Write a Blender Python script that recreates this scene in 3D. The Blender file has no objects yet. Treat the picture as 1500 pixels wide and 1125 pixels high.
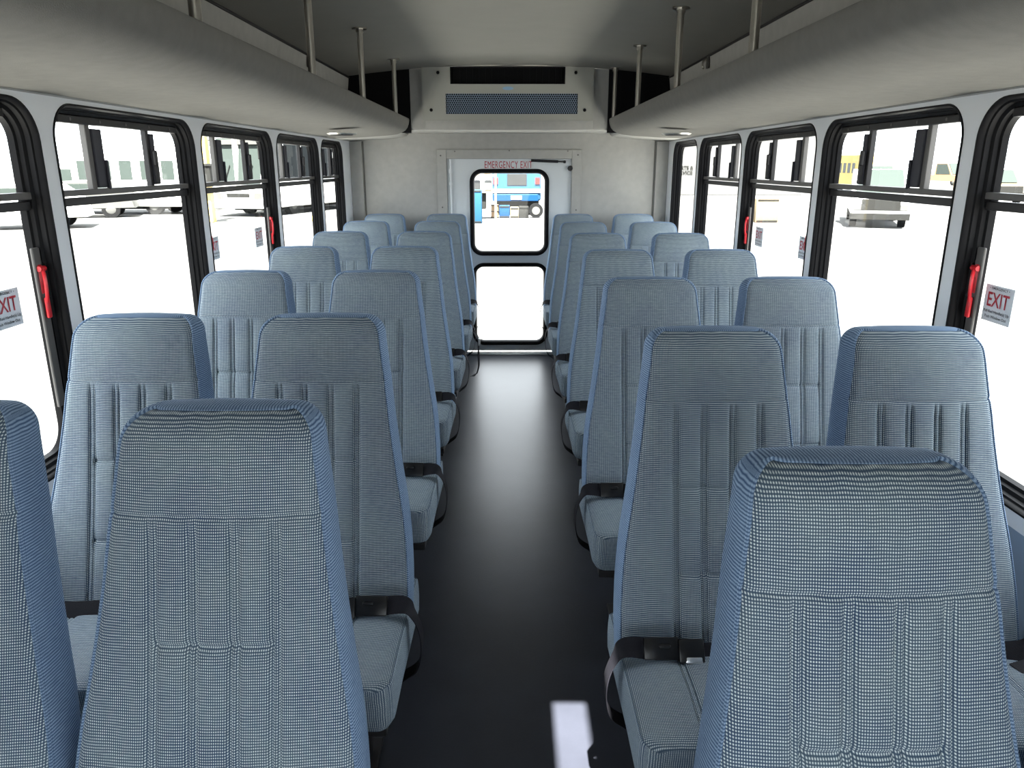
import bpy, bmesh, math, random
from mathutils import Vector, Matrix
random.seed(7)
PI = math.pi
S = bpy.context.scene
C = S.collection
# ------------------------------------------------------------------ camera, light, exposure
FPX, HCAM = 1100.0, 1.43
PITCH = math.atan(320 / FPX)
YAW = math.atan(4 / 1145.0)
cam_d = bpy.data.cameras.new('camera'); cam = bpy.data.objects.new('camera', cam_d); C.objects.link(cam)
cam_d.sensor_fit = 'HORIZONTAL'; cam_d.sensor_width = 36; cam_d.lens = 36 * FPX / 1500
cam_d.clip_start = 0.02; cam_d.clip_end = 500
cam.location = (0, 0, HCAM); cam.rotation_euler = (PI / 2 - PITCH, 0, -YAW)
S.camera = cam
S.view_settings.view_transform = 'Standard'; S.view_settings.look = 'None'
S.view_settings.gamma = 1; S.view_settings.use_curve_mapping = False
S.view_settings.exposure = 0.03
W = bpy.data.worlds.new('World'); S.world = W; W.use_nodes = True
bg = W.node_tree.nodes['Background']; bg.inputs[0].default_value = (0.90, 0.95, 1.0, 1); bg.inputs[1].default_value = 6.5
SUN_EL = math.radians(60)
sd = bpy.data.lights.new('sun', 'SUN'); so = bpy.data.objects.new('sun', sd); C.objects.link(so)
sd.energy = 100; sd.angle = math.radians(0.6); sd.color = (1, 0.97, 0.92)
so.location = (0, -6, 12); so.rotation_euler = (PI / 2 - SUN_EL, 0, 0)
try:
    S.cycles.max_bounces = 10; S.cycles.diffuse_bounces = 5; S.cycles.glossy_bounces = 3
    S.cycles.transparent_max_bounces = 16; S.cycles.sample_clamp_indirect = 6
    S.cycles.caustics_reflective = False; S.cycles.caustics_refractive = False
    S.cycles.use_denoising = True
except Exception:
    pass

# ------------------------------------------------------------------ materials
def mat(name, col, rough=0.6, metal=0.0, spec=0.5, noise=0.0, nscale=40.0, bump=0.0, bscale=200.0, stretch=None):
    m = bpy.data.materials.new(name); m.use_nodes = True
    nt = m.node_tree; b = nt.nodes['Principled BSDF']
    b.inputs['Base Color'].default_value = (*col, 1); b.inputs['Roughness'].default_value = rough
    b.inputs['Metallic'].default_value = metal; b.inputs['Specular IOR Level'].default_value = spec
    tc = nt.nodes.new('ShaderNodeTexCoord'); mp = nt.nodes.new('ShaderNodeMapping')
    nt.links.new(tc.outputs['Object'], mp.inputs[0])
    if stretch: mp.inputs['Scale'].default_value = stretch
    if noise > 0:
        n = nt.nodes.new('ShaderNodeTexNoise'); n.inputs['Scale'].default_value = nscale; n.inputs['Detail'].default_value = 5
        nt.links.new(mp.outputs[0], n.inputs['Vector'])
        mx = nt.nodes.new('ShaderNodeMix'); mx.data_type = 'RGBA'
        mx.inputs[6].default_value = (*[max(0, c * (1 - noise)) for c in col], 1)
        mx.inputs[7].default_value = (*[min(1, c * (1 + noise)) for c in col], 1)
        nt.links.new(n.outputs['Fac'], mx.inputs[0]); nt.links.new(mx.outputs[2], b.inputs['Base Color'])
    if bump > 0:
        n2 = nt.nodes.new('ShaderNodeTexNoise'); n2.inputs['Scale'].default_value = bscale; n2.inputs['Detail'].default_value = 3
        nt.links.new(mp.outputs[0], n2.inputs['Vector'])
        bp = nt.nodes.new('ShaderNodeBump'); bp.inputs['Strength'].default_value = bump; bp.inputs['Distance'].default_value = 0.002
        nt.links.new(n2.outputs['Fac'], bp.inputs['Height']); nt.links.new(bp.outputs[0], b.inputs['Normal'])
    return m

def M_(nt, op, a, b=None, c=None):
    n = nt.nodes.new('ShaderNodeMath'); n.operation = op
    for i, v in enumerate((a, b, c)):
        if v is None: continue
        if isinstance(v, (int, float)): n.inputs[i].default_value = v
        else: nt.links.new(v, n.inputs[i])
    return n.outputs[0]

def weave(name, ground, dot, tint, pu, pv, sharp=1.0, rib=False):
    """woven upholstery: rows of pale thread dots on a dark ground, colour streaks of the yarn"""
    m = bpy.data.materials.new(name); m.use_nodes = True
    nt = m.node_tree; b = nt.nodes['Principled BSDF']
    b.inputs['Roughness'].default_value = 0.9; b.inputs['Specular IOR Level'].default_value = 0.15
    b.inputs['Sheen Weight'].default_value = 0.10; b.inputs['Sheen Tint'].default_value = (0.45, 0.6, 0.85, 1)
    uv = nt.nodes.new('ShaderNodeUVMap'); sp = nt.nodes.new('ShaderNodeSeparateXYZ')
    wob = nt.nodes.new('ShaderNodeTexNoise'); wob.inputs['Scale'].default_value = 25
    nt.links.new(uv.outputs[0], wob.inputs['Vector'])
    nt.links.new(uv.outputs[0], sp.inputs[0])
    u = M_(nt, 'MULTIPLY', sp.outputs[0], 2 * PI / pu)
    v = M_(nt, 'MULTIPLY', M_(nt, 'ADD', sp.outputs[1], M_(nt, 'MULTIPLY', wob.outputs['Fac'], 0.003)), 2 * PI / pv)
    cu = M_(nt, 'MULTIPLY_ADD', M_(nt, 'COSINE', u), 0.5, 0.5)
    cv = M_(nt, 'MULTIPLY_ADD', M_(nt, 'COSINE', v), 0.5, 0.5)
    if rib: cu = M_(nt, 'MULTIPLY_ADD', cu, 0.45, 0.55)
    d = M_(nt, 'POWER', M_(nt, 'MULTIPLY', cu, cv), sharp)
    # yarn streaks, stretched along u
    mp = nt.nodes.new('ShaderNodeMapping'); mp.inputs['Scale'].default_value = (60, 330, 1)
    nt.links.new(uv.outputs[0], mp.inputs[0])
    ns = nt.nodes.new('ShaderNodeTexNoise'); ns.inputs['Scale'].default_value = 1.0; ns.inputs['Detail'].default_value = 3
    nt.links.new(mp.outputs[0], ns.inputs['Vector'])
    d = M_(nt, 'MULTIPLY', d, M_(nt, 'MULTIPLY_ADD', ns.outputs['Fac'], 1.1, 0.45))
    nb = nt.nodes.new('ShaderNodeTexNoise'); nb.inputs['Scale'].default_value = 9; nb.inputs['Detail'].default_value = 4
    nt.links.new(uv.outputs[0], nb.inputs['Vector'])
    rp = nt.nodes.new('ShaderNodeValToRGB'); rp.color_ramp.elements[0].position = 0.35; rp.color_ramp.elements[1].position = 0.65
    nt.links.new(nb.outputs['Fac'], rp.inputs[0])
    g = nt.nodes.new('ShaderNodeMix'); g.data_type = 'RGBA'
    g.inputs[6].default_value = (*ground, 1); g.inputs[7].default_value = (*tint, 1)
    nt.links.new(rp.outputs[0], g.inputs[0])
    x = nt.nodes.new('ShaderNodeMix'); x.data_type = 'RGBA'; x.clamp_factor = True
    nt.links.new(d, x.inputs[0]); nt.links.new(g.outputs[2], x.inputs[6]); x.inputs[7].default_value = (*dot, 1)
    nt.links.new(x.outputs[2], b.inputs['Base Color'])
    bp = nt.nodes.new('ShaderNodeBump'); bp.inputs['Strength'].default_value = 0.35; bp.inputs['Distance'].default_value = 0.0006
    nt.links.new(d, bp.inputs['Height']); nt.links.new(bp.outputs[0], b.inputs['Normal'])
    return m

def thin_glass(name, col=(0.96, 0.98, 0.97), refl=1.0):
    m = bpy.data.materials.new(name); m.use_nodes = True; nt = m.node_tree
    nt.nodes.remove(nt.nodes['Principled BSDF'])
    o = nt.nodes['Material Output']
    t = nt.nodes.new('ShaderNodeBsdfTransparent'); t.inputs[0].default_value = (*col, 1)
    g = nt.nodes.new('ShaderNodeBsdfGlossy'); g.inputs['Roughness'].default_value = 0.02
    f = nt.nodes.new('ShaderNodeLayerWeight'); f.inputs[0].default_value = 0.5
    mx = nt.nodes.new('ShaderNodeMixShader')
    nt.links.new(M_(nt, 'MULTIPLY_ADD', M_(nt, 'POWER', f.outputs['Facing'], 5.0), 0.7 * refl, 0.05), mx.inputs[0])
    nt.links.new(t.outputs[0], mx.inputs[1]); nt.links.new(g.outputs[0], mx.inputs[2]); nt.links.new(mx.outputs[0], o.inputs[0])
    return m

MT = {
 'weave': weave('woven_upholstery', (0.026, 0.055, 0.108), (0.70, 0.78, 0.78), (0.055, 0.090, 0.128), 0.0031, 0.0038, 1.15),
 'gusset': weave('ribbed_upholstery', (0.038, 0.078, 0.160), (0.31, 0.42, 0.57), (0.055, 0.100, 0.178), 0.0031, 0.0042, 0.9, rib=True),
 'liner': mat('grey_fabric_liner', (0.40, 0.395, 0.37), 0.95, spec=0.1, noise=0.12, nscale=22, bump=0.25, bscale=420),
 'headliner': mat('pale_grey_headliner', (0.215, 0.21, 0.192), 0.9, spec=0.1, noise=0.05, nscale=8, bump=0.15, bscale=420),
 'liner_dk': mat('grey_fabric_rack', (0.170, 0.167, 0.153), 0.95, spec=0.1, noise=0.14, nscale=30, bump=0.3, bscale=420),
 'paint': mat('pale_grey_paint', (0.76, 0.78, 0.80), 0.45, noise=0.04, nscale=6),
 'doorpaint': mat('white_door_paint', (0.62, 0.65, 0.66), 0.4, noise=0.03, nscale=5),
 'lowwall': mat('blue_grey_wall_vinyl', (0.22, 0.29, 0.38), 0.6, noise=0.05, nscale=12),
 'floor': mat('dark_vinyl_floor', (0.021, 0.023, 0.030), 0.33, spec=0.27, noise=0.3, nscale=7, bump=0.10, bscale=130),
 'rubber': mat('black_rubber', (0.005, 0.005, 0.006), 0.5, spec=0.12),
 'blackmetal': mat('black_anodised_metal', (0.014, 0.013, 0.014), 0.45, spec=0.3),
 'greymetal': mat('dull_grey_metal', (0.10, 0.095, 0.09), 0.5, metal=0.2),
 'plate': mat('grey_painted_plate', (0.09, 0.085, 0.08), 0.5),
 'steel': mat('brushed_steel', (0.55, 0.53, 0.48), 0.28, metal=1.0, noise=0.08, nscale=60, stretch=(1, 1, 0.05)),
 'alu': mat('aluminium_strip', (0.7, 0.7, 0.7), 0.3, metal=0.9),
 'red': mat('red_plastic', (0.55, 0.012, 0.02), 0.3),
 'redtext': mat('red_lettering', (0.42, 0.018, 0.035), 0.5),
 'blacktext': mat('dark_lettering', (0.03, 0.04, 0.05), 0.5),
 'sticker': mat('white_sticker', (0.72, 0.76, 0.80), 0.5),
 'black': mat('matt_black', (0.008, 0.008, 0.009), 0.8, spec=0.1),
 'webbing': mat('black_webbing', (0.009, 0.009, 0.013), 0.7, spec=0.2, noise=0.3, nscale=300, bump=0.4, bscale=600),
 'blackplastic': mat('black_plastic', (0.009, 0.009, 0.010), 0.3, spec=0.3),
 'acpaint': mat('greige_paint', (0.36, 0.36, 0.32), 0.5, noise=0.03, nscale=9),
 'fins': mat('blue_grey_mesh', (0.17, 0.22, 0.30), 0.5, metal=0.2),
 'logo': mat('pale_blue_badge', (0.25, 0.42, 0.6), 0.4),
 'glass': thin_glass('window_glass', (0.97, 0.99, 0.985)),
 'darkstrip': mat('dark_felt_channel', (0.02, 0.02, 0.03), 0.6),
 # outdoors
 'asphalt': mat('worn_asphalt', (0.080, 0.079, 0.076), 0.9, spec=0.1, noise=0.10, nscale=0.3),
 'concrete': mat('bounce_pad_concrete', (0.30, 0.296, 0.28), 0.9, spec=0.1, noise=0.08, nscale=0.8),  # only for the added pad, pale to throw light up under the racks
 'vwhite': mat('white_vehicle_paint', (0.70, 0.70, 0.67), 0.35),
 'vblue': mat('blue_vehicle_paint', (0.005, 0.026, 0.075), 0.35, spec=0.03),
 'vlblue': mat('light_blue_paint', (0.012, 0.042, 0.078), 0.4, spec=0.03),
 'vyellow': mat('yellow_paint', (0.40, 0.31, 0.11), 0.4, spec=0.03),
 'vglass': mat('dark_vehicle_glass', (0.006, 0.008, 0.009), 0.4, 0.0, 0.05),
 'vpale': mat('pale_green_vehicle_glass', (0.024, 0.030, 0.027), 0.06, 0.0, 0.05),
 'vblack': mat('tyre_black', (0.008, 0.008, 0.008), 0.9, spec=0.03),
 'vdark': mat('dark_chassis', (0.014, 0.014, 0.013), 0.8, spec=0.03),
 'vred': mat('red_lamp', (0.20, 0.012, 0.01), 0.4, spec=0.03),
 'stucco': mat('pale_stucco_wall', (0.075, 0.075, 0.073), 0.9, spec=0.05),
 'vgrey': mat('grey_paint', (0.06, 0.06, 0.056), 0.6, spec=0.03),
 'vtan': mat('tan_paint', (0.14, 0.11, 0.07), 0.6, spec=0.03),
 'vorange': mat('orange_paint', (0.20, 0.12, 0.06), 0.5, spec=0.03),
}

# ------------------------------------------------------------------ helpers
def link(name, me, m=None, parent=None, smooth=False, mats=None):
    o = bpy.data.objects.new(name, me); C.objects.link(o)
    if m is not None: me.materials.append(MT[m])
    if mats:
        for k in mats: me.materials.append(MT[k])
    if parent is not None: o.parent = parent
    if smooth:
        me.shade_smooth()
    return o

def fin(name, bm, m=None, parent=None, smooth=False, mats=None, recalc=True, auto=None):
    if recalc: bmesh.ops.recalc_face_normals(bm, faces=bm.faces[:])
    me = bpy.data.meshes.new(name); bm.to_mesh(me); bm.free()
    o = link(name, me, m, parent, smooth, mats)
    if auto is not None:
        me.shade_smooth()
        me.set_sharp_from_angle(angle=math.radians(auto))
    return o

def tag(o, label, cat, group=None, kind=None):
    if label: o['label'] = label
    if cat: o['category'] = cat
    if group: o['group'] = group
    if kind: o['kind'] = kind
    return o

def struct(o, label=None):
    o['kind'] = 'structure'
    if label: o['label'] = label
    return o

def empty(name, loc=(0, 0, 0), rz=0.0):
    o = bpy.data.objects.new(name, None); C.objects.link(o); o.location = loc; o.rotation_euler = (0, 0, rz)
    o.empty_display_size = 0.1
    return o

def box(bm, c, s, bev=0.0, rot=None, mi=0, seg=2):
    r = bmesh.ops.create_cube(bm, size=1.0)
    vs = r['verts']
    bmesh.ops.scale(bm, vec=s, verts=vs)
    if bev > 0:
        es = list({e for v in vs for e in v.link_edges})
        g = bmesh.ops.bevel(bm, geom=es, offset=bev, segments=seg, affect='EDGES', profile=0.5)
        vs = list({v for f in g['faces'] for v in f.verts} | {v for v in vs if v.is_valid})
    if rot is not None: bmesh.ops.transform(bm, matrix=rot, verts=vs)
    bmesh.ops.translate(bm, vec=c, verts=vs)
    if mi:
        for f in {f for v in vs for f in v.link_faces}: f.material_index = mi
    return vs

def cyl(bm, p0, p1, r0, r1=None, n=20, cap=True):
    p0 = Vector(p0); p1 = Vector(p1); d = p1 - p0
    r = bmesh.ops.create_cone(bm, cap_ends=cap, segments=n, radius1=r0, radius2=r0 if r1 is None else r1, depth=d.length)
    q = Vector((0, 0, 1)).rotation_difference(d.normalized()).to_matrix().to_4x4()
    bmesh.ops.transform(bm, matrix=Matrix.Translation((p0 + p1) / 2) @ q, verts=r['verts'])
    return r['verts']

def tube(bm, pts, r, n=8):
    pts = [Vector(p) for p in pts]; rings = []
    for i, p in enumerate(pts):
        t = (pts[min(i + 1, len(pts) - 1)] - pts[max(i - 1, 0)]).normalized()
        a = t.orthogonal().normalized() if i == 0 else (rings_a - t * rings_a.dot(t)).normalized()
        rings_a = a; b = t.cross(a)
        rings.append([bm.verts.new(p + r * (math.cos(2 * PI * k / n) * a + math.sin(2 * PI * k / n) * b)) for k in range(n)])
    for i in range(len(rings) - 1):
        for k in range(n):
            bm.faces.new((rings[i][k], rings[i][(k + 1) % n], rings[i + 1][(k + 1) % n], rings[i + 1][k]))
    bm.faces.new(rings[0][::-1]); bm.faces.new(rings[-1])

def spline(pts, n=8):
    """Catmull-Rom through the points"""
    P = [Vector(p) for p in pts]; P = [2 * P[0] - P[1]] + P + [2 * P[-1] - P[-2]]
    out = []
    for i in range(1, len(P) - 2):
        for k in range(n):
            t = k / n
            out.append(0.5 * ((2 * P[i]) + (P[i + 1] - P[i - 1]) * t + (2 * P[i - 1] - 5 * P[i] + 4 * P[i + 1] - P[i + 2]) * t * t
                              + (3 * P[i] - P[i - 1] - 3 * P[i + 1] + P[i + 2]) * t ** 3))
    out.append(P[-2]); return out

def strap(bm, pts, ups, w, th=0.0018, n=8):
    """webbing: a flat band of width w along pts; ups = width directions at the control points"""
    c = spline(pts, n); u = spline(ups, n); L = []
    for i, p in enumerate(c):
        t = (c[min(i + 1, len(c) - 1)] - c[max(i - 1, 0)]).normalized()
        a = (u[i] - t * u[i].dot(t)).normalized(); b = t.cross(a)
        L.append([bm.verts.new(p + a * sx * w / 2 + b * sy * th / 2) for sx, sy in ((-1, -1), (1, -1), (1, 1), (-1, 1))])
    for i in range(len(L) - 1):
        for k in range(4):
            bm.faces.new((L[i][k], L[i][(k + 1) % 4], L[i + 1][(k + 1) % 4], L[i + 1][k]))
    bm.faces.new(L[0][::-1]); bm.faces.new(L[-1])

def rr(a0, a1, b0, b1, r, n=8, k=0):
    """rounded rectangle loop; returns (a, b, corner index or None, t)"""
    out = []
    for ci, (ca, cb, s) in enumerate(((a1 - r, b1 - r, 0), (a0 + r, b1 - r, 1), (a0 + r, b0 + r, 2), (a1 - r, b0 + r, 3))):
        for i in range(n + 1):
            th = (s + i / n) * PI / 2
            out.append((ca + r * math.cos(th), cb + r * math.sin(th)))
    return out

def rect_match(A0, A1, B0, B1, a0, a1, b0, b1, r, n=8):
    """points on the outer rectangle that pair with rr()"""
    out = []
    cor = ((A1, B1), (A0, B1), (A0, B0), (A1, B0))
    tan = (((A1, b1 - r), (a1 - r, B1)), ((a0 + r, B1), (A0, b1 - r)), ((A0, b0 + r), (a0 + r, B0)), ((a1 - r, B0), (A1, b0 + r)))
    for ci in range(4):
        (p, q), c = tan[ci], cor[ci]
        for i in range(n + 1):
            t = i / n
            if t <= 0.5: s = t * 2; out.append((p[0] + (c[0] - p[0]) * s, p[1] + (c[1] - p[1]) * s))
            else: s = t * 2 - 1; out.append((c[0] + (q[0] - c[0]) * s, c[1] + (q[1] - c[1]) * s))
    return out

def bridge(bm, A, B, mi=0, closed=True):
    n = len(A)
    for i in range(n if closed else n - 1):
        j = (i + 1) % n
        vs = [A[i], A[j], B[j], B[i]]
        u = []
        for v in vs:
            if all((v.co - w.co).length > 1e-7 for w in u): u.append(v)
        if len(u) >= 3:
            f = bm.faces.new(u); f.material_index = mi

def holed(bm, outer, holes, mp, depth, r=0.09, n=8, mi=0):
    """a run of bays along a, each with a rounded hole; mp(a, b, d) -> 3d. outer=(A0,A1,B0,B1); holes sorted"""
    A0, A1, B0, B1 = outer; cuts = [A0]
    for i in range(len(holes) - 1): cuts.append((holes[i][1] + holes[i + 1][0]) / 2)
    cuts.append(A1)
    for i, (a0, a1, b0, b1) in enumerate(holes):
        H = rr(a0, a1, b0, b1, r, n); O = rect_match(cuts[i], cuts[i + 1], B0, B1, a0, a1, b0, b1, r, n)
        for d in (0, depth):
            vo = [bm.verts.new(mp(a, b, d)) for a, b in O]; vh = [bm.verts.new(mp(a, b, d)) for a, b in H]
            bridge(bm, vo, vh, mi)
            if d == 0: v0 = vh
            else: bridge(bm, v0, vh, mi)

def ring_sweep(name, rect, r, prof, mp, m, parent, n=8, closed=True):
    """sweep profile [(inset, depth)] round a rounded rectangle"""
    bm = bmesh.new(); a0, a1, b0, b1 = rect; loops = []
    for ins, d in prof:
        rad = max(0.005, r - ins)
        loops.append([bm.verts.new(mp(a, b, d)) for a, b in rr(a0 + ins, a1 - ins, b0 + ins, b1 - ins, rad, n)])
    for i in range(len(loops) - (0 if closed else 1)):
        bridge(bm, loops[i], loops[(i + 1) % len(loops)])
    return fin(name, bm, m, parent, auto=40)

def pane(name, rect, r, d, mp, m, parent, th=0.004):
    bm = bmesh.new()
    A = [bm.verts.new(mp(a, b, d)) for a, b in rr(*rect, r, 8)]
    bm.faces.new(A)
    return fin(name, bm, m, parent)

def text_mesh(name, body, m, parent, origin, right, up, width=None, height=None, spacing=1.0, bold=0.0, extr=0.0006, align='CENTER', line=1.0):
    """lettering as a mesh. origin = centre; scaled to width x height"""
    cu = bpy.data.curves.new(name, 'FONT'); cu.body = body; cu.align_x = align; cu.size = 1; cu.extrude = 0.0
    cu.space_character = spacing; cu.offset = bold; cu.space_line = line; cu.resolution_u = 3
    to = bpy.data.objects.new('tmp', cu); C.objects.link(to)
    dg = bpy.context.evaluated_depsgraph_get(); dg.update()
    me = bpy.data.meshes.new_from_object(to.evaluated_get(dg))
    bpy.data.objects.remove(to); bpy.data.curves.remove(cu)
    xs = [v.co.x for v in me.vertices]; ys = [v.co.y for v in me.vertices]
    cx, cy, w, h = (min(xs) + max(xs)) / 2, (min(ys) + max(ys)) / 2, max(xs) - min(xs), max(ys) - min(ys)
    sx = width / w if width else height / h; sy = height / h if height else sx
    R = Vector(right).normalized(); U = Vector(up).normalized(); O = Vector(origin)
    for v in me.vertices: v.co = O + R * (v.co.x - cx) * sx + U * (v.co.y - cy) * sy
    me.materials.clear()
    o = bpy.data.objects.new(name, me); C.objects.link(o); me.materials.append(MT[m]); o.parent = parent
    return o

# ------------------------------------------------------------------ the shell
XW, YR, YF = 1.17, 5.78, -1.5      # half width, rear wall, front wall
ZS = 1.60                          # soffit line at the wall
YA = 5.30                          # front of the rear bulkhead
WZ = (0.66, 1.588)
bm = bmesh.new()
box(bm, (0, (YR + YF) / 2, -0.03), (2 * XW + 0.1, YR - YF + 0.1, 0.06))
struct(fin('floor', bm, 'floor'))

wins = [(-1.36, -0.50), (1.07, 1.97), (2.03, 2.93), (2.99, 3.89), (3.95, 4.82), (4.88, 5.50)]  # foremost pair is unseen, added to brighten the seat fronts
def wall_side(s):
    mp = lambda a, b, d: (s * (XW + d), a, b)
    ww = list(wins)
    if s > 0: ww[-1] = (4.88, 5.58)
    bm = bmesh.new()
    holed(bm, (YF, YR, 0.62, 1.66), [(a, b, *WZ) for a, b in ww], mp, 0.05, 0.10, 10, 0)
    # lower wall and closing strip up to the roof edge
    for z0, z1, mi in ((0.0, 0.62, 1),):
        for d in (0, 0.05):
            f = bm.faces.new([bm.verts.new(mp(a, b, d)) for a, b in ((YF, z0), (YR, z0), (YR, z1), (YF, z1))]); f.material_index = mi
    o = fin('wall_left' if s < 0 else 'wall_right', bm, None, None, mats=['paint', 'lowwall'])
    struct(o)
    return ww
WL = wall_side(-1); WR = wall_side(1)

FRAME = [(-0.001, 0.001), (0.0, -0.003), (0.005, -0.003), (0.008, 0.002), (0.009, 0.012), (0.014, 0.014), (0.015, 0.026), (0.020, 0.028),
         (0.024, 0.030), (0.026, 0.040), (0.034, 0.042), (0.036, 0.058), (0.0, 0.060)]
def exit_sticker(parent, s, y, z, w=0.112, h=0.092, d=0.052):
    R = (0, -s, 0); X = s * (XW + d)
    bm = bmesh.new(); box(bm, (X, y, z), (0.0012, w, h)); p = fin('exit_sticker', bm, 'sticker', parent)
    p['label'] = 'white window sticker with red EXIT lettering'
    xo = X - s * 0.0016
    text_mesh('exit_lettering', 'EXIT', 'redtext', p, (xo, y, z + 0.010), R, (0, 0, 1), 0.084, 0.036, bold=0.012)
    text_mesh('heading_lettering', '\u2022 EMERGENCY \u2022', 'blacktext', p, (xo, y, z + 0.0385), R, (0, 0, 1), 0.078, 0.0065, bold=0.01)
    text_mesh('instruction_lettering', 'Pull Red Handle(s) Up\nPush Window Out', 'blacktext', p, (xo, y, z - 0.0265), R, (0, 0, 1), 0.10, 0.021, line=1.25, bold=0.01)

def red_handle(parent, s, y, z, far):
    """release latch on the jamb: plate strip, bracket, red lever. far = +1 on the far jamb"""
    X = s * (XW + 0.026)
    bm = bmesh.new(); box(bm, (s * (XW + 0.034), y - far * 0.008, z - 0.115), (0.008, 0.030, 0.42), 0.003)
    fin('latch_plate', bm, 'plate', parent)
    bm = bmesh.new(); box(bm, (X + s * .012, y + far * 0.012, z + 0.01), (0.012, 0.028, 0.105), 0.003)
    for dz in (-0.03, 0.05): cyl(bm, (X + s * 0.008, y + far * 0.013, z + dz), (X + s * 0.0, y + far * 0.013, z + dz), 0.004, n=10)
    fin('latch_bracket', bm, 'blackmetal', parent, auto=40)
    bm = bmesh.new()
    box(bm, (X + s * 0.008, y - far * 0.006, z + 0.015), (0.014, 0.018, 0.075), 0.004)            # housing
    cyl(bm, (X, y - far * 0.018, z + 0.042), (X, y + far * 0.006, z + 0.042), 0.007, n=14)
    pts = spline([(X - s * 0.003, y - far * 0.008, z + 0.045), (X - s * 0.010, y - far * 0.014, z + 0.02), (X - s * 0.010, y - far * 0.016, z - 0.02),
                  (X - s * 0.004, y - far * 0.012, z - 0.045)], 6)
    tube(bm, pts, 0.0045, 8)
    box(bm, (X - s * 0.003, y - far * 0.010, z - 0.058), (0.009, 0.015, 0.054), 0.004, seg=3)     # grip
    o = fin('release_handle', bm, 'red', parent, auto=40); o['label'] = 'red emergency release handle'

BARX = 0.045
wn = [0]
def build_window(s, y0, y1, kind):
    """kind: 'slide' divided top, 'exit' same plus latches, 'fixed' single pane"""
    wn[0] += 1
    root = struct(empty('window_%d' % wn[0], (0, 0, 0)))
    mp = lambda a, b, d: (s * (XW + d), a, b)
    z0, z1 = WZ
    ring_sweep('window_frame', (y0, y1, z0, z1), 0.10, FRAME, mp, 'rubber', root, 10)
    i = 0.031
    if kind == 'fixed':
        pane('glass', (y0 + i, y1 - i, z0 + i, z1 - i), 0.07, 0.050, mp, 'glass', root); return root
    zb = 1.345
    pane('glass', (y0 + i, y1 - i, z0 + i, z1 - i), 0.07, 0.0555, mp, 'glass', root)
    # header rail of the sliding part with its screws
    bm = bmesh.new(); box(bm, (s * (XW + 0.038), (y0 + y1) / 2, z1 - 0.036), (0.022, y1 - y0 - 0.16, 0.022), 0.003)
    fin('header_rail', bm, 'blackmetal', root)
    bm = bmesh.new()
    for k in range(5):
        y = y0 + 0.14 + (y1 - y0 - 0.28) * k / 4
        cyl(bm, (s * (XW + 0.028), y, z1 - 0.036), (s * (XW + 0.0255), y, z1 - 0.036), 0.0045, n=8)
    fin('rail_screws', bm, 'greymetal', root)
    bm = bmesh.new(); box(bm, (s * (XW + 0.040), (y0 + y1) / 2, zb + 0.012), (0.026, y1 - y0 - 0.055, 0.017), 0.002)
    fin('crossbar', bm, 'greymetal', root)
    bm = bmesh.new(); box(bm, (s * (XW + 0.045), (y0 + y1) / 2, zb - 0.012), (0.024, y1 - y0 - 0.055, 0.022), 0.002)
    fin('lower_rail', bm, 'blackmetal', root)
    zc, zh = (z1 - 0.045 + zb + 0.02) / 2, (z1 - 0.045 - zb - 0.02)
    w = y1 - y0; ya, yb = y0 + 0.262 * w, y0 + 0.672 * w
    bm = bmesh.new(); box(bm, (s * (XW + 0.044), ya, zc), (0.018, 0.024, zh + 0.01), 0.002)
    fin('mullion', bm, 'greymetal', root)
    bm = bmesh.new(); box(bm, (s * (XW + 0.036), ya + 0.040, zc - 0.004), (0.012, 0.052, zh - 0.014), 0.003)
    box(bm, (s * (XW + 0.029), ya + 0.066, zc - 0.05), (0.012, 0.010, 0.085), 0.003)
    fin('sliding_sash_stile', bm, 'darkstrip', root)
    bm = bmesh.new(); box(bm, (s * (XW + 0.044), yb, zc), (0.018, 0.020, zh + 0.01), 0.002)
    fin('mullion', bm, 'blackmetal', root)
    bm = bmesh.new(); box(bm, (s * (XW + 0.036), yb + 0.022, zc - 0.004), (0.012, 0.028, zh - 0.014), 0.003)
    fin('sliding_sash_stile', bm, 'darkstrip', root)
    bm = bmesh.new(); box(bm, (s * (XW + 0.024), yb + 0.014, zc + 0.0), (0.014, 0.018, 0.05), 0.004)
    box(bm, (s * (XW + 0.028), yb + 0.022, zc - 0.05), (0.014, 0.022, 0.07), 0.004)
    fin('sash_latch', bm, 'blackmetal', root)
    if kind == 'exit':
        red_handle(root, s, y1 - 0.035, 1.135, 1)
        red_handle(root, s, y0 + 0.035, 1.135, -1)
        exit_sticker(root, s, y1 - (0.165 if s < 0 or y1 > 3 else 0.115), 1.095)
        exit_sticker(root, s, y0 + 0.155, 1.10)
    return root
for s, ww in ((-1, WL), (1, WR)):
    for i, (a, b) in enumerate(ww):
        k = 'exit' if i in (1, 3) else 'slide'
        if s > 0 and i == len(ww) - 1: k = 'fixed'
        build_window(s, a, b, k)

# ceiling: shallow arch with an added, unseen slot for the sun patch on the floor
def zceil(x): return 2.062 - 0.070 * (x / 1.06) ** 2
VX0, VX1, VY0 = 0.120, 0.208, 1.745 - 2.05 / math.tan(SUN_EL)
VY1 = VY0; VY0 = VY1 - 0.27
bm = bmesh.new()
xs = sorted(set([-1.06 + 2.12 * i / 24 for i in range(25)] + [VX0, VX1])); ysl = [YF, VY0, VY1, 3.0, YA + 0.02]
for th in (0.0, 0.03):
    g = [[bm.verts.new((x, y, zceil(x) + th)) for x in xs] for y in ysl]
    for j in range(len(ysl) - 1):
        for i in range(len(xs) - 1):
            if j == 1 and xs[i] >= VX0 - 1e-6 and xs[i + 1] <= VX1 + 1e-6: continue
            bm.faces.new((g[j][i], g[j][i + 1], g[j + 1][i + 1], g[j + 1][i]))
struct(fin('ceiling', bm, 'headliner', auto=30))
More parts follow.
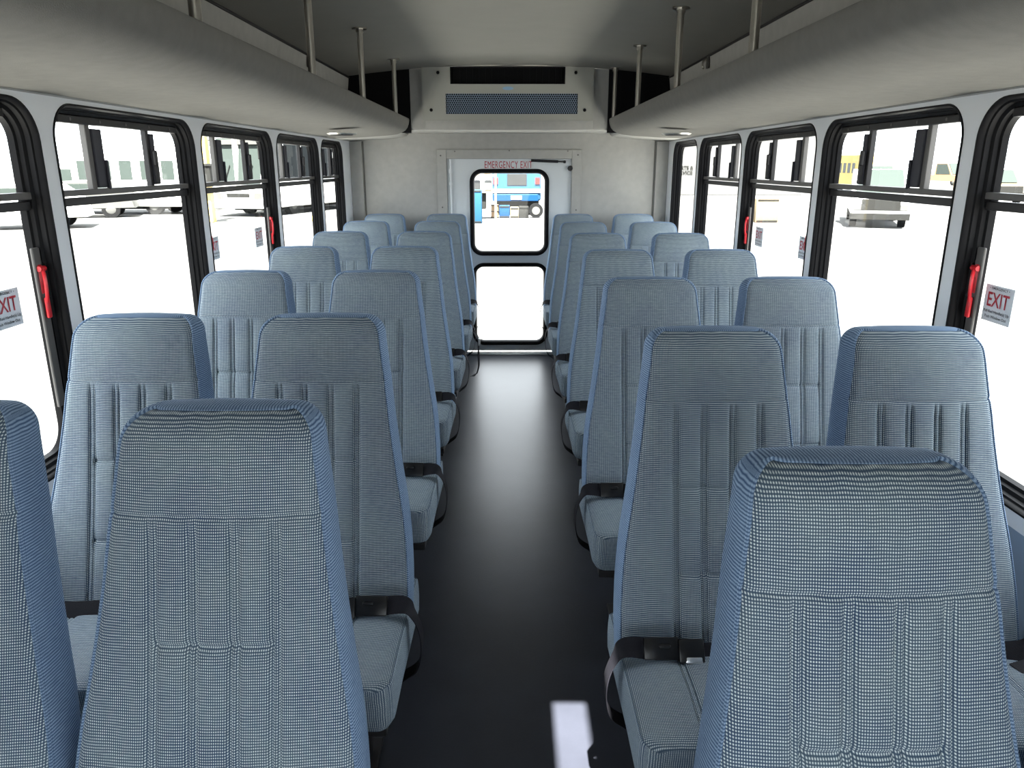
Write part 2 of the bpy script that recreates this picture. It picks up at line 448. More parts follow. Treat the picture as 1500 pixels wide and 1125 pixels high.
# cove walls above the racks
k = 1
for s in (-1, 1):
    bm = bmesh.new()
    pr = [(1.062, 1.995), (1.052, 1.978), (1.075, 1.80), (1.125, 1.62), (1.17, 1.60)]
    A = [bm.verts.new((s * x, YF, z)) for x, z in pr]; B = [bm.verts.new((s * x, YR, z)) for x, z in pr]
    bridge(bm, A, B, closed=False)
    struct(fin('trim_%d' % k, bm, 'liner')); k += 1
    bm = bmesh.new(); tube(bm, [(s * 1.050, YF, 1.984), (s * 1.050, YA, 1.984)], 0.006, 8)
    struct(fin('trim_%d' % k, bm, 'blackmetal')); k += 1
# rear wall with the door opening
DX, DZ = 0.462, 1.478
bm = bmesh.new()
def quad(bm, pts, mi=0):
    f = bm.faces.new([bm.verts.new(p) for p in pts]); f.material_index = mi
for y in (YR, YR + 0.06):
    quad(bm, [(-XW, y, 0), (-DX, y, 0), (-DX, y, DZ), (-XW, y, DZ)]); quad(bm, [(DX, y, 0), (XW, y, 0), (XW, y, DZ), (DX, y, DZ)])
    quad(bm, [(-XW, y, DZ), (XW, y, DZ), (XW, y, 1.70), (-XW, y, 1.70)])
for x in (-DX, DX): quad(bm, [(x, YR, 0), (x, YR + 0.06, 0), (x, YR + 0.06, DZ), (x, YR, DZ)])
quad(bm, [(-DX, YR, DZ), (DX, YR, DZ), (DX, YR + 0.06, DZ), (-DX, YR + 0.06, DZ)])
struct(fin('wall_rear', bm, 'liner'))
# corner posts and seams of the rear wall
for s in (-1, 1):
    bm = bmesh.new(); box(bm, (s * (XW - 0.045), YR - 0.012, 0.80), (0.09, 0.024, 1.60), 0.006); struct(fin('trim_%d' % k, bm, 'liner', auto=40)); k += 1
    bm = bmesh.new(); box(bm, (s * (XW - 0.098), YR - 0.003, 0.80), (0.008, 0.008, 1.60), 0.002); struct(fin('trim_%d' % k, bm, 'liner_dk')); k += 1
# door surround with screws
bm = bmesh.new()
for s in (-1, 1): box(bm, (s * (DX + 0.036), YR - 0.006, 0.77), (0.072, 0.012, 1.545), 0.003)
box(bm, (0, YR - 0.0075, DZ + 0.032), (2 * DX + 0.0, 0.013, 0.064), 0.003)
sur = struct(fin('trim_%d' % k, bm, 'liner')); k += 1
for x, z in ((-0.40, 1.53), (0.0, 1.535), (0.43, 1.532), (-0.505, 1.50), (0.505, 1.505), (-0.50, 1.13), (0.50, 1.11), (-0.50, 0.7), (0.5, 0.7)):
    bm = bmesh.new(); cyl(bm, (x, YR - 0.010, z), (x, YR - 0.016, z), 0.006, 0.004, n=10); fin('screw', bm, 'greymetal', sur)

# ------------------------------------------------------------------ rear emergency door
door = struct(empty('door_1', (0, YR, 0)))
door.location = (0, 0, 0)
mpd = lambda a, b, d: (a, YR + 0.012 + d, b)
bm = bmesh.new()
DW1 = (-0.289, 0.291, 0.775, 1.400); DW0 = (-0.281, 0.291, 0.075, 0.708)
for (B0, B1), (a0, a1, b0, b1) in (((0.742, DZ), DW1), ((0.022, 0.742), DW0)):
    H = rr(a0, a1, b0, b1, 0.085, 10); O = None; pv = None
    for d in (0, 0.04):
        e = 0.0015 if d == 0 else -0.02; et = e if B0 > 0.1 else 0
        O = rect_match(-DX + e, DX - e, B0, B1 - et, a0, a1, b0, b1, 0.085, 10)
        vo = [bm.verts.new(mpd(a, b, d)) for a, b in O]; vo_ = vo; vh = [bm.verts.new(mpd(a, b, d)) for a, b in H]
        bridge(bm, vo, vh)
        if pv: bridge(bm, pv, vh); bridge(bm, po, vo)
        pv = vh; po = vo
fin('door_leaf', bm, 'doorpaint', door)
PF = [(-0.004, 0.0), (-0.006, -0.008), (0.002, -0.014), (0.014, -0.013), (0.022, -0.006), (0.027, 0.004), (0.028, 0.03), (0.0, 0.032)]
ring_sweep('window_seal', DW1, 0.085, PF, mpd, 'rubber', door, 10)
ring_sweep('window_seal', DW0, 0.085, PF, mpd, 'rubber', door, 10)
for r_ in (DW1, DW0):
    pane('glass', (r_[0] + 0.02, r_[1] - 0.02, r_[2] + 0.02, r_[3] - 0.02), 0.065, 0.022, mpd, 'glass', door)
text_mesh('emergency_exit_lettering', 'EMERGENCY EXIT', 'redtext', door, (-0.006, YR + 0.0105, 1.436), (1, 0, 0), (0, 0, 1), 0.352, 0.050, bold=0.0, spacing=1.1)
bm = bmesh.new(); cyl(bm, (0.16, YR - 0.012, 1.466), (0.36, YR - 0.012, 1.458), 0.010, n=14); cyl(bm, (0.36, YR - 0.012, 1.458), (0.40, YR - 0.012, 1.456), 0.005, n=10)
box(bm, (0.408, YR - 0.008, 1.456), (0.02, 0.02, 0.02), 0.005)
fin('gas_strut', bm, 'blackplastic', door, auto=40)
bm = bmesh.new(); cyl(bm, (0.452, YR + 0.0, 1.410), (0.452, YR - 0.02, 1.410), 0.021, 0.017, n=8); cyl(bm, (0.452, YR - 0.02, 1.410), (0.452, YR - 0.026, 1.410), 0.008, n=8)
fin('door_bumper', bm, 'blackplastic', door, auto=30)
bm = bmesh.new(); tube(bm, [(-0.434, YR - 0.006, 0.05), (-0.434, YR - 0.006, 1.475)], 0.0065, 10)
for z in (1.39, 1.30, 0.9, 0.4): box(bm, (-0.436, YR - 0.002, z), (0.022, 0.014, 0.030 if z > 1.35 else 0.02), 0.004)
fin('latch_rod', bm, 'paint', door, auto=40)
bm = bmesh.new(); box(bm, (-0.415, YR - 0.012, 0.72), (0.05, 0.03, 0.11), 0.006); cyl(bm, (-0.40, YR - 0.03, 0.74), (-0.30, YR - 0.035, 0.74), 0.009, n=12)
fin('door_handle', bm, 'blackplastic', door, auto=40)
bm = bmesh.new(); box(bm, (0, YR - 0.02, 0.004), (2 * DX, 0.05, 0.010), 0.003); cyl(bm, (-DX, YR - 0.012, 0.012), (DX, YR - 0.012, 0.012), 0.008, n=10)
struct(fin('trim_%d' % k, bm, 'alu', auto=40)); k += 1

# ------------------------------------------------------------------ rear bulkhead, AC cover, dark panels
bm = bmesh.new()
BX, BZ = 0.655, 1.655
quad(bm, [(-BX, YA, BZ + 0.012), (BX, YA, BZ + 0.012), (BX, YA, zceil(BX)), (0.33, YA, zceil(0.33)), (0, YA, zceil(0)), (-0.33, YA, zceil(0.33)), (-BX, YA, zceil(BX))])
pr = [(YA, BZ + 0.012), (YA + 0.003, BZ + 0.004), (YA + 0.012, BZ), (YR, BZ)]
A = [bm.verts.new((-XW, y, z)) for y, z in pr]; B = [bm.verts.new((XW, y, z)) for y, z in pr]
bridge(bm, A, B, closed=False)
struct(fin('wall_rear_bulkhead', bm, 'liner'))
# raised hem under the AC cover
bm = bmesh.new(); box(bm, (0, YA - 0.006, 1.700), (1.115, 0.012, 0.085), 0.005); struct(fin('trim_%d' % k, bm, 'liner', auto=40)); k += 1
for s in (-1, 1):
    bm = bmesh.new()
    pts = [(0.655, 1.64), (1.17, 1.64), (1.17, 1.9), (1.052, 1.978), (1.05, 1.995), (0.85, zceil(0.85)), (0.655, zceil(0.655))]
    f0 = [bm.verts.new((s * x, YA - 0.012, z)) for x, z in pts]; f1 = [bm.verts.new((s * x, YA + 0.01, z)) for x, z in pts]
    bm.faces.new(f0); bm.faces.new(f1); bridge(bm, f0, f1)
    p = fin('end_panel', bm, 'black')
    tag(p, 'flat black end panel above the %s luggage rack beside the air conditioner' % ('left' if s < 0 else 'right'), 'panel', 'black end panels')

ac = empty('air_conditioner', (0.0, YA, 1.73))
tag(ac, 'greige air conditioner cover with black louvre and perforated grille above rear door', 'air conditioner')
acy = -0.03
def acbox(nm, x0, x1, z0, z1, y0, y1, m, bev=0.0):
    bm = bmesh.new(); box(bm, ((x0 + x1) / 2, (y0 + y1) / 2, (z0 + z1) / 2 - 1.73), (x1 - x0, y1 - y0, z1 - z0), bev)
    return fin(nm, bm, m, ac)
# cover plate with two rectangular openings
gx0, gx1, gz0, gz1 = -0.418, 0.452, 1.757, 1.884
vx0, vx1, vz0, vz1 = -0.384, 0.365, 1.942, 2.046
bm = bmesh.new()
cells = [(-0.57, 0.552, 1.715, gz0), (-0.57, gx0, gz0, gz1), (gx1, 0.552, gz0, gz1), (-0.57, 0.552, gz1, vz0), (-0.57, vx0, vz0, vz1), (vx1, 0.552, vz0, vz1)]
for x0, x1, z0, z1 in cells: box(bm, ((x0 + x1) / 2, acy, (z0 + z1) / 2 - 1.73), (x1 - x0, 0.008, z1 - z0))
for x in (-0.57, 0.552): box(bm, (x, acy / 2, (1.715 + 2.04) / 2 - 1.73), (0.006, -acy, 2.04 - 1.715))
fin('cover', bm, 'acpaint', ac)
acbox('coil', gx0 - 0.005, gx1 + 0.005, gz0, gz1, acy + 0.012, acy + 0.02, 'black')
# perforated grille
bm = bmesh.new(); cw = 0.0145; rows = 10; ch = (gz1 - gz0) / rows
for j in range(rows):
    n = int((gx1 - gx0) / cw)
    for i in range(n):
        cx = gx0 + (i + 0.5 + (0.5 if j % 2 else 0)) * cw; cz = gz0 + (j + 0.5) * ch - 1.73
        if cx > gx1 - cw * 0.3: continue
        o = [(cx, cz + ch * 0.66), (cx - cw / 2, cz + ch * 0.34), (cx - cw / 2, cz - ch * 0.34), (cx, cz - ch * 0.66), (cx + cw / 2, cz - ch * 0.34), (cx + cw / 2, cz + ch * 0.34)]
        vo = [bm.verts.new((a, acy - 0.002, b)) for a, b in o]
        vi = [bm.verts.new((cx + 0.0058 * math.cos(PI / 2 + q * PI / 3), acy - 0.002, cz + 0.0056 * math.sin(PI / 2 + q * PI / 3))) for q in range(6)]
        bridge(bm, vo, vi)
fin('grille', bm, 'fins', ac)
acbox('louvre_box', vx0, vx1, vz0, vz1, acy + 0.02, acy + 0.026, 'black')
bm = bmesh.new()
for i in range(18):
    x = vx0 + 0.02 + i * (vx1 - vx0 - 0.04) / 17
    box(bm, (x, acy + 0.008, (vz0 + vz1) / 2 - 1.73), (0.002, 0.016, vz1 - vz0 - 0.01))
for z in (vz0 + 0.003, vz1 - 0.003): box(bm, ((vx0 + vx1) / 2, acy, z - 1.73), (vx1 - vx0, 0.012, 0.006))
for x in (vx0 + 0.003, 0.0, vx1 - 0.003): box(bm, (x, acy - 0.001, (vz0 + vz1) / 2 - 1.73), (0.008, 0.012, vz1 - vz0))
fin('louvre', bm, 'black', ac)
for x, z in ((-0.465, 2.012), (0.435, 2.012), (-0.515, 1.782), (0.498, 1.782)):
    bm = bmesh.new(); cyl(bm, (x, acy - 0.003, z - 1.73), (x, acy - 0.010, z - 1.73), 0.011, 0.009, n=14); fin('screw', bm, 'black', ac)
bm = bmesh.new(); v = cyl(bm, (-0.008, acy - 0.004, 1.916 - 1.73), (-0.008, acy - 0.0065, 1.916 - 1.73), 0.036, n=28)
for q in v: q.co.z = (q.co.z - (1.916 - 1.73)) * 0.30 + (1.916 - 1.73)
bd = fin('badge', bm, 'logo', ac); bd['label'] = 'pale blue oval badge'
# ------------------------------------------------------------------ overhead racks
def rack(s):
    pr = [(1.168, 1.603), (1.0, 1.610), (0.90, 1.616), (0.84, 1.620), (0.79, 1.624), (0.75, 1.630), (0.718, 1.640), (0.693, 1.654), (0.677, 1.673), (0.668, 1.697),
          (0.664, 1.720), (0.667, 1.730), (0.673, 1.733), (0.700, 1.733), (0.706, 1.727), (0.712, 1.690), (0.730, 1.672), (1.12, 1.672), (1.132, 1.665), (1.168, 1.640)]
    bm = bmesh.new(); Ls = []
    for y in [YF + 0.02] + [YF + 0.02 + (YA - 0.014 - YF - 0.02) * i / 6 for i in range(1, 7)]:
        Ls.append([bm.verts.new((s * x, y, z)) for x, z in pr])
    for i in range(len(Ls) - 1): bridge(bm, Ls[i], Ls[i + 1])
    bm.faces.new(Ls[0]); bm.faces.new(Ls[-1])
    # the soffit runs on to the rear wall behind the rack
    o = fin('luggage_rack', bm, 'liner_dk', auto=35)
    tag(o, 'long grey fabric covered overhead luggage rack along the %s windows' % ('left' if s < 0 else 'right'), 'luggage rack', 'overhead racks')
    bm = bmesh.new(); q = [(1.168, 1.603), (1.0, 1.610), (0.90, 1.616), (0.84, 1.621), (0.79, 1.627), (0.75, 1.635), (0.735, 1.650), (1.168, 1.650)]
    f0 = [bm.verts.new((s * x, YA - 0.013, z)) for x, z in q]; f1 = [bm.verts.new((s * x, YR - 0.002, z)) for x, z in q]
    bm.faces.new(f0); bm.faces.new(f1); bridge(bm, f0, f1); return o, bm
for s in (-1, 1):
    o, bm = rack(s); struct(fin('trim_%d' % k, bm, 'liner')); k += 1
    # recessed soffit lamp
    lm = empty('ceiling_light', (s * 0.885, 4.18, 1.591)); tag(lm, 'small round recessed lamp under the %s luggage rack' % ('left' if s < 0 else 'right'), 'lamp', 'soffit lamps')
    bm = bmesh.new(); cyl(bm, (0, 0, 0.002), (0, 0, -0.005), 0.078, 0.070, n=32); fin('rim', bm, 'steel', lm, auto=30)
    bm = bmesh.new(); cyl(bm, (0, 0, -0.004), (0, 0, -0.0075), 0.060, 0.058, n=32); fin('lens', bm, 'black', lm)
    # small bracket on the cove
    yb = 4.24 if s < 0 else 4.27
    hk = empty('coat_hook', (s * 1.056, yb, 1.922)); tag(hk, 'small metal hook bracket on the upper %s wall above the rack' % ('left' if s < 0 else 'right'), 'hook', 'cove hooks')
    bm = bmesh.new(); box(bm, (-s * 0.008, 0, 0.03), (0.014, 0.035, 0.060), 0.004); fin('base_plate', bm, 'greymetal', hk)
    bm = bmesh.new(); tube(bm, spline([(-s * .014, 0, 0.045), (-s * .032, 0, 0.035), (-s * .036, 0, 0.01), (-s * .026, 0, 0.0)], 4), 0.006, 8); fin('hook', bm, 'steel', hk)

# stanchions from rack lip to ceiling
poles = [(-1, 1.80, 'nearest'), (-1, 2.81, 'second'), (-1, 3.75, 'third'), (-1, 4.80, 'rearmost'), (1, 2.28, 'nearest'), (1, 3.28, 'second'), (1, 4.26, 'third'), (1, 5.20, 'rearmost')]
for s, y, pn in poles:
    zt = zceil(0.686)
    p = empty('grab_pole', (s * 0.684, y, 1.731))
    tag(p, 'short steel pole from %s luggage rack to ceiling, %s of its row' % ('left' if s < 0 else 'right', pn), 'pole', 'rack poles')
    bm = bmesh.new(); cyl(bm, (0, 0, 0), (0, 0, zt - 1.731 + 0.003), 0.0135, n=24); fin('pole', bm, 'steel', p, auto=40)
    bm = bmesh.new(); cyl(bm, (0, 0, zt - 1.731 - 0.004), (0, 0, zt - 1.731 + 0.004), 0.034, n=24); cyl(bm, (0, 0, zt - 1.731 - 0.02), (0, 0, zt - 1.731 - 0.004), 0.017, n=24); fin('flange', bm, 'steel', p, auto=40)

# front wall of the saloon behind the camera: wide windscreen opening
bm = bmesh.new(); mpf = lambda a, b, d: (a, YF - d, b)
holed(bm, (-XW, XW, 0.0, 2.10), [(-1.05, 1.05, 0.35, 1.50)], mpf, 0.05, 0.12, 8)
struct(fin('wall_front', bm, 'paint'))
wsn = struct(empty('window_%d' % (wn[0] + 1)))
ring_sweep('window_frame', (-1.05, 1.05, 0.35, 1.50), 0.12, FRAME, mpf, 'rubber', wsn)
pane('glass', (-1.02, 1.02, 0.38, 1.47), 0.09, 0.04, mpf, 'glass', wsn)

# ------------------------------------------------------------------ seats
def lerp_tab(tab, z):
    if z <= tab[0][0]: return tab[0][1]
    for (a, u), (b, v) in zip(tab, tab[1:]):
        if z <= b: return u + (v - u) * (z - a) / (b - a)
    return tab[-1][1]

def pad(name, ts, hw, to3d, relief, rings, inner, seams, m_front, m_side, parent, uvf, capm=None, nfill=5):
    """upholstered pad: front sheet as a fine height field, welt ring, gusset ring and back.
       ts rows, hw(t) half width, relief(x,t,hw) inward depth, rings [(offset, depth)]"""
    base = [0.0]
    cols = set()
    for q in seams:
        for d in (-0.009, -0.0055, -0.0028, 0, 0.0028, 0.0055, 0.009): cols.add(round(q + d, 5))
    lo = -inner; g = sorted(c for c in cols if -inner < c < inner); full = [-inner]
    for c in g + [inner]:
        while c - full[-1] > 0.014: full.append(full[-1] + (c - full[-1]) / math.ceil((c - full[-1]) / 0.012))
        if c - full[-1] > 0.0008: full.append(c)
    ec = [0.18, 0.36, 0.54, 0.70, 0.82, 0.90, 0.955, 0.985, 1.0]
    def cx(t):
        h = hw(t); ii = min(inner, 0.80 * h); k = ii / inner
        L = [-(ii + (h - ii) * e) for e in ec[::-1]] + [c * k for c in full] + [ii + (h - ii) * e for e in ec]
        return L, h
    bm = bmesh.new(); uvl = bm.loops.layers.uv.new('UVMap'); grid = []; uvd = {}
    for t in ts:
        L, h = cx(t); row = []
        for x in L:
            d = relief(x, t, h); v = bm.verts.new(to3d(x, t, d)); uvd[v] = uvf(x, t); row.append(v)
        grid.append(row)
    for j in range(len(ts) - 1):
        for i in range(len(grid[0]) - 1):
            bm.faces.new((grid[j][i], grid[j][i + 1], grid[j + 1][i + 1], grid[j + 1][i]))
    # back sheet closes the front part as a thin cushion
    for f in bm.faces:
        for l in f.loops: l[uvl].uv = uvd[l.vert]
    front = fin(name, bm, m_front, parent, smooth=True)
    # outline loop (counter-clockwise in x,t)
    nx = len(grid[0]); rows = [cx(t)[0] for t in ts]
    loop = [(rows[j][-1], ts[j]) for j in range(len(ts))] + [(rows[-1][i], ts[-1]) for i in range(nx - 2, -1, -1)] \
        + [(rows[j][0], ts[j]) for j in range(len(ts) - 2, -1, -1)] + [(rows[0][i], ts[0]) for i in range(1, nx - 1)]
    n = len(loop); nrm = []
    for i in range(n):
        a, b = loop[i - 1], loop[(i + 1) % n]; tx, tt = b[0] - a[0], b[1] - a[1]; l = math.hypot(tx, tt) or 1
        nrm.append((tt / l, -tx / l))
    bm = bmesh.new(); uvl = bm.loops.layers.uv.new('UVMap'); Ls = []; uvd = {}
    for off, dep in rings:
        R = []
        for i, ((x, t), (ax, at)) in enumerate(zip(loop, nrm)):
            h = cx(min(max(t, ts[0]), ts[-1]))[1]
            d0 = relief(x, t, h)
            fade = max(0.0, 1 - dep / 0.05)
            v = bm.verts.new(to3d(x + ax * off, t + at * off * (1 - 0.6 * max(0, at)), dep + d0 * fade)); R.append(v)
            uvd[v] = (dep * 1.0 + 0.3, (t if abs(ax) > abs(at) else x))
        Ls.append(R)
    for i in range(len(Ls) - 1): bridge(bm, Ls[i], Ls[i + 1])
    bm.faces.new(Ls[-1])
    for f in bm.faces:
        for l in f.loops: l[uvl].uv = uvd[l.vert]
    side = fin('gusset', bm, m_side, front)
    side.data.shade_smooth(); side.data.set_sharp_from_angle(angle=math.radians(50))
    return front, side

TOP, BOT = 1.083, 0.40
HW = [(0.40, 0.203), (0.50, 0.204), (0.58, 0.200), (0.66, 0.191), (0.72, 0.180), (0.79, 0.169), (0.86, 0.159), (0.95, 0.149), (1.03, 0.138), (1.10, 0.131)]
RC = 0.032
def hw_back(t):
    h = (lerp_tab(HW, t) + lerp_tab(HW, t - 0.02) + lerp_tab(HW, t + 0.02)) / 3
    zc = TOP - RC
    if t > zc: h = h - RC + math.sqrt(max(0, RC * RC - min(t - zc, RC) ** 2)) * 1.0
    return h
SLOPE = 0.30
def lean(t): return -SLOPE * (TOP - t) + 0.012 * math.sin(PI * min(1, max(0, (t - BOT) / (TOP - BOT))))
PLE = [-0.088, -0.030, 0.030, 0.088]; DBL = 0.0055
SEAMS = [p + s * DBL for p in PLE for s in (-1, 1)]
def gs(d, w): return math.exp(-(d / w) ** 2)
TUCK = [0.775, 0.60]
ZH = 0.952
def relief_back(x, t, h):
    d = -0.014 * (1 - (x / h) ** 2) + 0.006
    u = min(1.0, max(0.0, (h - abs(x)) / 0.012)); d += 0.006 * (1 - u) ** 2             # edge rolls back to the welt
    if t > TOP - 0.05: q = (t - TOP + 0.05) / 0.05; d += 0.044 * (1 - math.sqrt(max(0, 1 - q * q * 0.985)))   # roll over the top
    d += 0.0035 * gs(t - ZH, 0.0035)
    if t < ZH:
        f = min(1.0, (ZH - t) / 0.02)
        for p in PLE:
            for s in (-1, 1): d += 0.0050 * f * gs(x - p - s * DBL, 0.0026)
            d += 0.0035 * f * gs(x - p, 0.011)
        if abs(x) < 0.088:
            for z in TUCK: d += 0.0045 * gs(t - z, 0.004) + 0.003 * gs(t - z, 0.014)
        d -= 0.003 * f
    return d
ts = []
t = BOT
marks = sorted([ZH + d for d in (-0.008, -0.004, -0.002, 0, 0.002, 0.004, 0.008)] + [z + d for z in TUCK for d in (-0.012, -0.006, -0.003, 0, 0.003, 0.006, 0.012)]
               + [TOP - RC + RC * math.sin(a * PI / 18) for a in range(10)])
ts = [BOT]
for mk in marks:
    while mk - ts[-1] > 0.03: ts.append(ts[-1] + (mk - ts[-1]) / math.ceil((mk - ts[-1]) / 0.025))
    if mk - ts[-1] > 0.0004: ts.append(mk)

def lathe_arc(n): return [i / n for i in range(n + 1)]

def belt_parts(parent, a, wall):
    """a = +1 when the aisle is at local +x. Belt lies in the crease between backrest and cushion."""
    bt = None; dz = 0.022
    bm = bmesh.new()
    ye = -0.245
    if not wall:
        strap(bm, [(-a * 0.19, -0.205, 0.440), (-a * 0.05, ye + 0.01, 0.452), (a * 0.06, ye, 0.458)], [(0, 0.5, 0.85)] * 3, 0.044)
        strap(bm, [(a * 0.15, ye, 0.470), (a * 0.205, ye + 0.0, 0.474), (a * 0.228, ye - 0.004, 0.452), (a * 0.242, ye, 0.405), (a * 0.240, ye + 0.02, 0.345), (a * 0.225, ye + 0.04, 0.285), (a * 0.19, ye + 0.05, 0.25)],
              [(0, 0.6, 0.8), (0.0, 0.85, 0.5), (-a * 0.1, 1, 0.2), (0, 1, 0), (0, 1, 0), (0, 1, 0), (0, 1, 0)], 0.042)
    else:
        strap(bm, [(a * 0.19, -0.205, 0.440), (a * 0.12, ye + 0.01, 0.452), (a * 0.10, ye, 0.458)], [(0, 0.5, 0.85)] * 3, 0.044)
        strap(bm, [(a * 0.04, ye, 0.468), (-a * 0.08, ye, 0.458), (-a * 0.17, ye, 0.462), (-a * 0.215, ye - 0.01, 0.50), (-a * 0.20, ye - 0.03, 0.46), (-a * 0.13, ye - 0.05, 0.452)],
              [(0, 0.5, 0.85), (0, 0.6, 0.8), (0, 0.7, 0.7), (0, 0.9, 0.3), (0, 1, 0.2), (0, 1, 0.1)], 0.046)
    b = fin('seat_belt', bm, 'webbing', parent, auto=40)
    rot = Matrix.Rotation(math.radians(-32), 4, 'X')
    bx = a * 0.075
    bm = bmesh.new(); box(bm, (bx, ye - 0.006, 0.470), (0.052, 0.018, 0.046), 0.004, rot=rot); q = fin('buckle', bm, 'blackplastic', b, auto=40)
    bm = bmesh.new(); box(bm, (bx - a * 0.004, ye - 0.019, 0.458), (0.036, 0.010, 0.015), 0.004, rot=rot)
    rb = fin('release_button', bm, 'alu', b, auto=40)
    bm = bmesh.new(); box(bm, (bx + a * 0.060, ye - 0.004, 0.474), (0.072, 0.010, 0.044), 0.004, rot=rot); box(bm, (bx + a * 0.055, ye - 0.010, 0.484), (0.024, 0.008, 0.008), 0.003, rot=rot)
    fin('tongue', bm, 'blackplastic', b, auto=40)
    for o_ in (b, ) : o_.location = (0, 0.006, 0.022)
    return b

CT = 0.435; CH = 0.211
cts = []
def ztop(t): return 0.453 + 0.020 * min(1, t / 0.30)
def hw_c(t):
    h = CH - 0.003; r = 0.03; tc = CT - r
    if t > tc: h = h - r + math.sqrt(max(0, r * r - min(t - tc, r) ** 2))
    return h
def relief_c(x, t, h):
    d = -0.012 * (1 - (x / h) ** 2) * math.sin(PI * min(1, max(0.0, t / CT))) + 0.002
    u = min(1.0, max(0.0, (h - abs(x)) / 0.018)); d += 0.006 * (1 - u) ** 2
    if t > CT - 0.03: q = (t - CT + 0.03) / 0.03; d += 0.014 * (1 - math.sqrt(max(0, 1 - q * q * 0.96)))
    for p in (-0.095, 0.095):
        for s in (-1, 1): d += 0.0028 * gs(x - p - s * DBL, 0.0022)
        d += 0.004 * gs(x - p, 0.012)
    return d
cts = [0.02 * i for i in range(22)] + [CT - 0.03 + 0.03 * math.sin(a * PI / 14) for a in range(1, 8)]
cts = sorted(set(round(c, 5) for c in cts))

def build_seat(a, wall):
    root = empty('bus_seat')
    fr, gu = pad('backrest', ts, hw_back, lambda x, t, d: (x, lean(t) + d, t + 0.006 * (1 - (x / 0.14) ** 2) * max(0, (t - 0.97) / 0.12)), relief_back,
                 [(0.0, 0.0), (0.0025, -0.0022), (0.005, 0.001), (0.0048, 0.004), (0.0062, 0.006), (0.009, 0.02), (0.011, 0.045), (0.009, 0.070), (0.003, 0.088), (-0.006, 0.094)],
                 0.112, SEAMS, 'weave', 'gusset', root, lambda x, t: (x, t))
    cs, cg = pad('seat_cushion', cts, hw_c, lambda x, t, d: (x, -0.045 - t + d * 0.10, ztop(t) - d), relief_c,
                 [(0.0, 0.0), (0.002, -0.002), (0.004, 0.001), (0.005, 0.006), (0.006, 0.03), (0.006, 0.06), (0.004, 0.10), (-0.006, 0.118), (-0.02, 0.122)],
                 0.12, [p + s * DBL for p in (-0.095, 0.095) for s in (-1, 1)], 'weave', 'weave', root, lambda x, t: (x, t))
    bm = bmesh.new(); box(bm, (0, -0.25, 0.322), (0.38, 0.36, 0.024), 0.004)
    for x in (-0.15, 0.15): box(bm, (x, -0.10, 0.35), (0.03, 0.03, 0.10)); box(bm, (x, 0.0, 0.60), (0.03, 0.02, 0.55), rot=None) if False else None
    fin('seat_frame', bm, 'blackmetal', root)
    for yy in (-0.14, -0.40):
        bm = bmesh.new(); cyl(bm, (a * 0.08, yy + 0.0, 0.01), (a * 0.08, yy, 0.315), 0.018, n=14); fin('leg', bm, 'blackmetal', root, auto=40)
    bm = bmesh.new(); box(bm, (a * 0.08, -0.27, 0.006), (0.07, 0.36, 0.012), 0.003); fin('foot_plate', bm, 'blackmetal', root)
    belt_parts(root, a, wall)
    return root

def copy_tree(o, parent=None):
    c = o.copy(); C.objects.link(c)
    if parent is not None: c.parent = parent
    for ch in list(o.children): copy_tree(ch, c)
    return c

YL = [1.05, 1.745, 2.52, 3.31, 4.09, 4.87, 5.60]
YRr = [0.845, 1.59, 2.36, 3.18, 3.98, 4.79, 5.58]
XAI = {-1: [0.420, 0.441, 0.446, 0.455, 0.455, 0.455, 0.455], 1: [0.422, 0.440, 0.442, 0.455, 0.460, 0.462, 0.462]}
XWN = {-1: [0.856, 0.873, 0.880, 0.893, 0.903, 0.907, 0.907], 1: [0.854, 0.872, 0.876, 0.886, 0.893, 0.900, 0.900]}
rown = ['front', 'second', 'third', 'fourth', 'fifth', 'sixth', 'rearmost']
for s, Y in ((-1, YL), (1, YRr)):
    for wall in (False, True):
        proto = build_seat(-s, wall)
        for i, y in enumerate(Y):
            o = proto if i == 0 else copy_tree(proto)
            xc = (XWN if wall else XAI)[s][i]
            o.location = (s * xc, y - 0.045, 0)
            where = 'window' if wall else 'aisle'
            sd_ = 'left' if s < 0 else 'right'
            extra = {0: 'nearest the camera', 6: 'against the rear wall'}.get(i, 'with tall tapered back')
            tag(o, 'blue-grey woven %s seat in the %s row on the %s side, %s' % (where, rown[i], sd_, extra), 'seat', 'bus seats in rows')
            if s < 0 and not wall and i == 5:      # one belt has slipped off and hangs in the aisle
                bt = [c for c in o.children if c.name.startswith('seat_belt')][0]
                bm = bmesh.new(); strap(bm, [(0.235, -0.27, 0.42), (0.262, -0.29, 0.36), (0.262, -0.29, 0.28), (0.262, -0.27, 0.20), (0.245, -0.24, 0.14), (0.22, -0.2, 0.12)], [(0.2, 1, 0)] * 6, 0.040)
                fin('belt_tail', bm, 'webbing', bt, auto=40)
                bm = bmesh.new(); box(bm, (0.268, -0.295, 0.36), (0.014, 0.03, 0.045), 0.004); h_ = fin('hanging_tongue', bm, 'alu', bt)

# ------------------------------------------------------------------ outdoors
ZG = -0.70
bm = bmesh.new(); quad(bm, [(-160, -60, ZG), (160, -60, ZG), (160, 220, ZG), (-160, 220, ZG)])
struct(fin('ground', bm, 'asphalt'))
bm = bmesh.new(); box(bm, (0, 0.5, ZG + 0.005), (6.4, 17.0, 0.03), 0.01)      # added unseen pad, its pale top bounces light onto the rack soffits
struct(fin('bounce_pad', bm, 'concrete'))

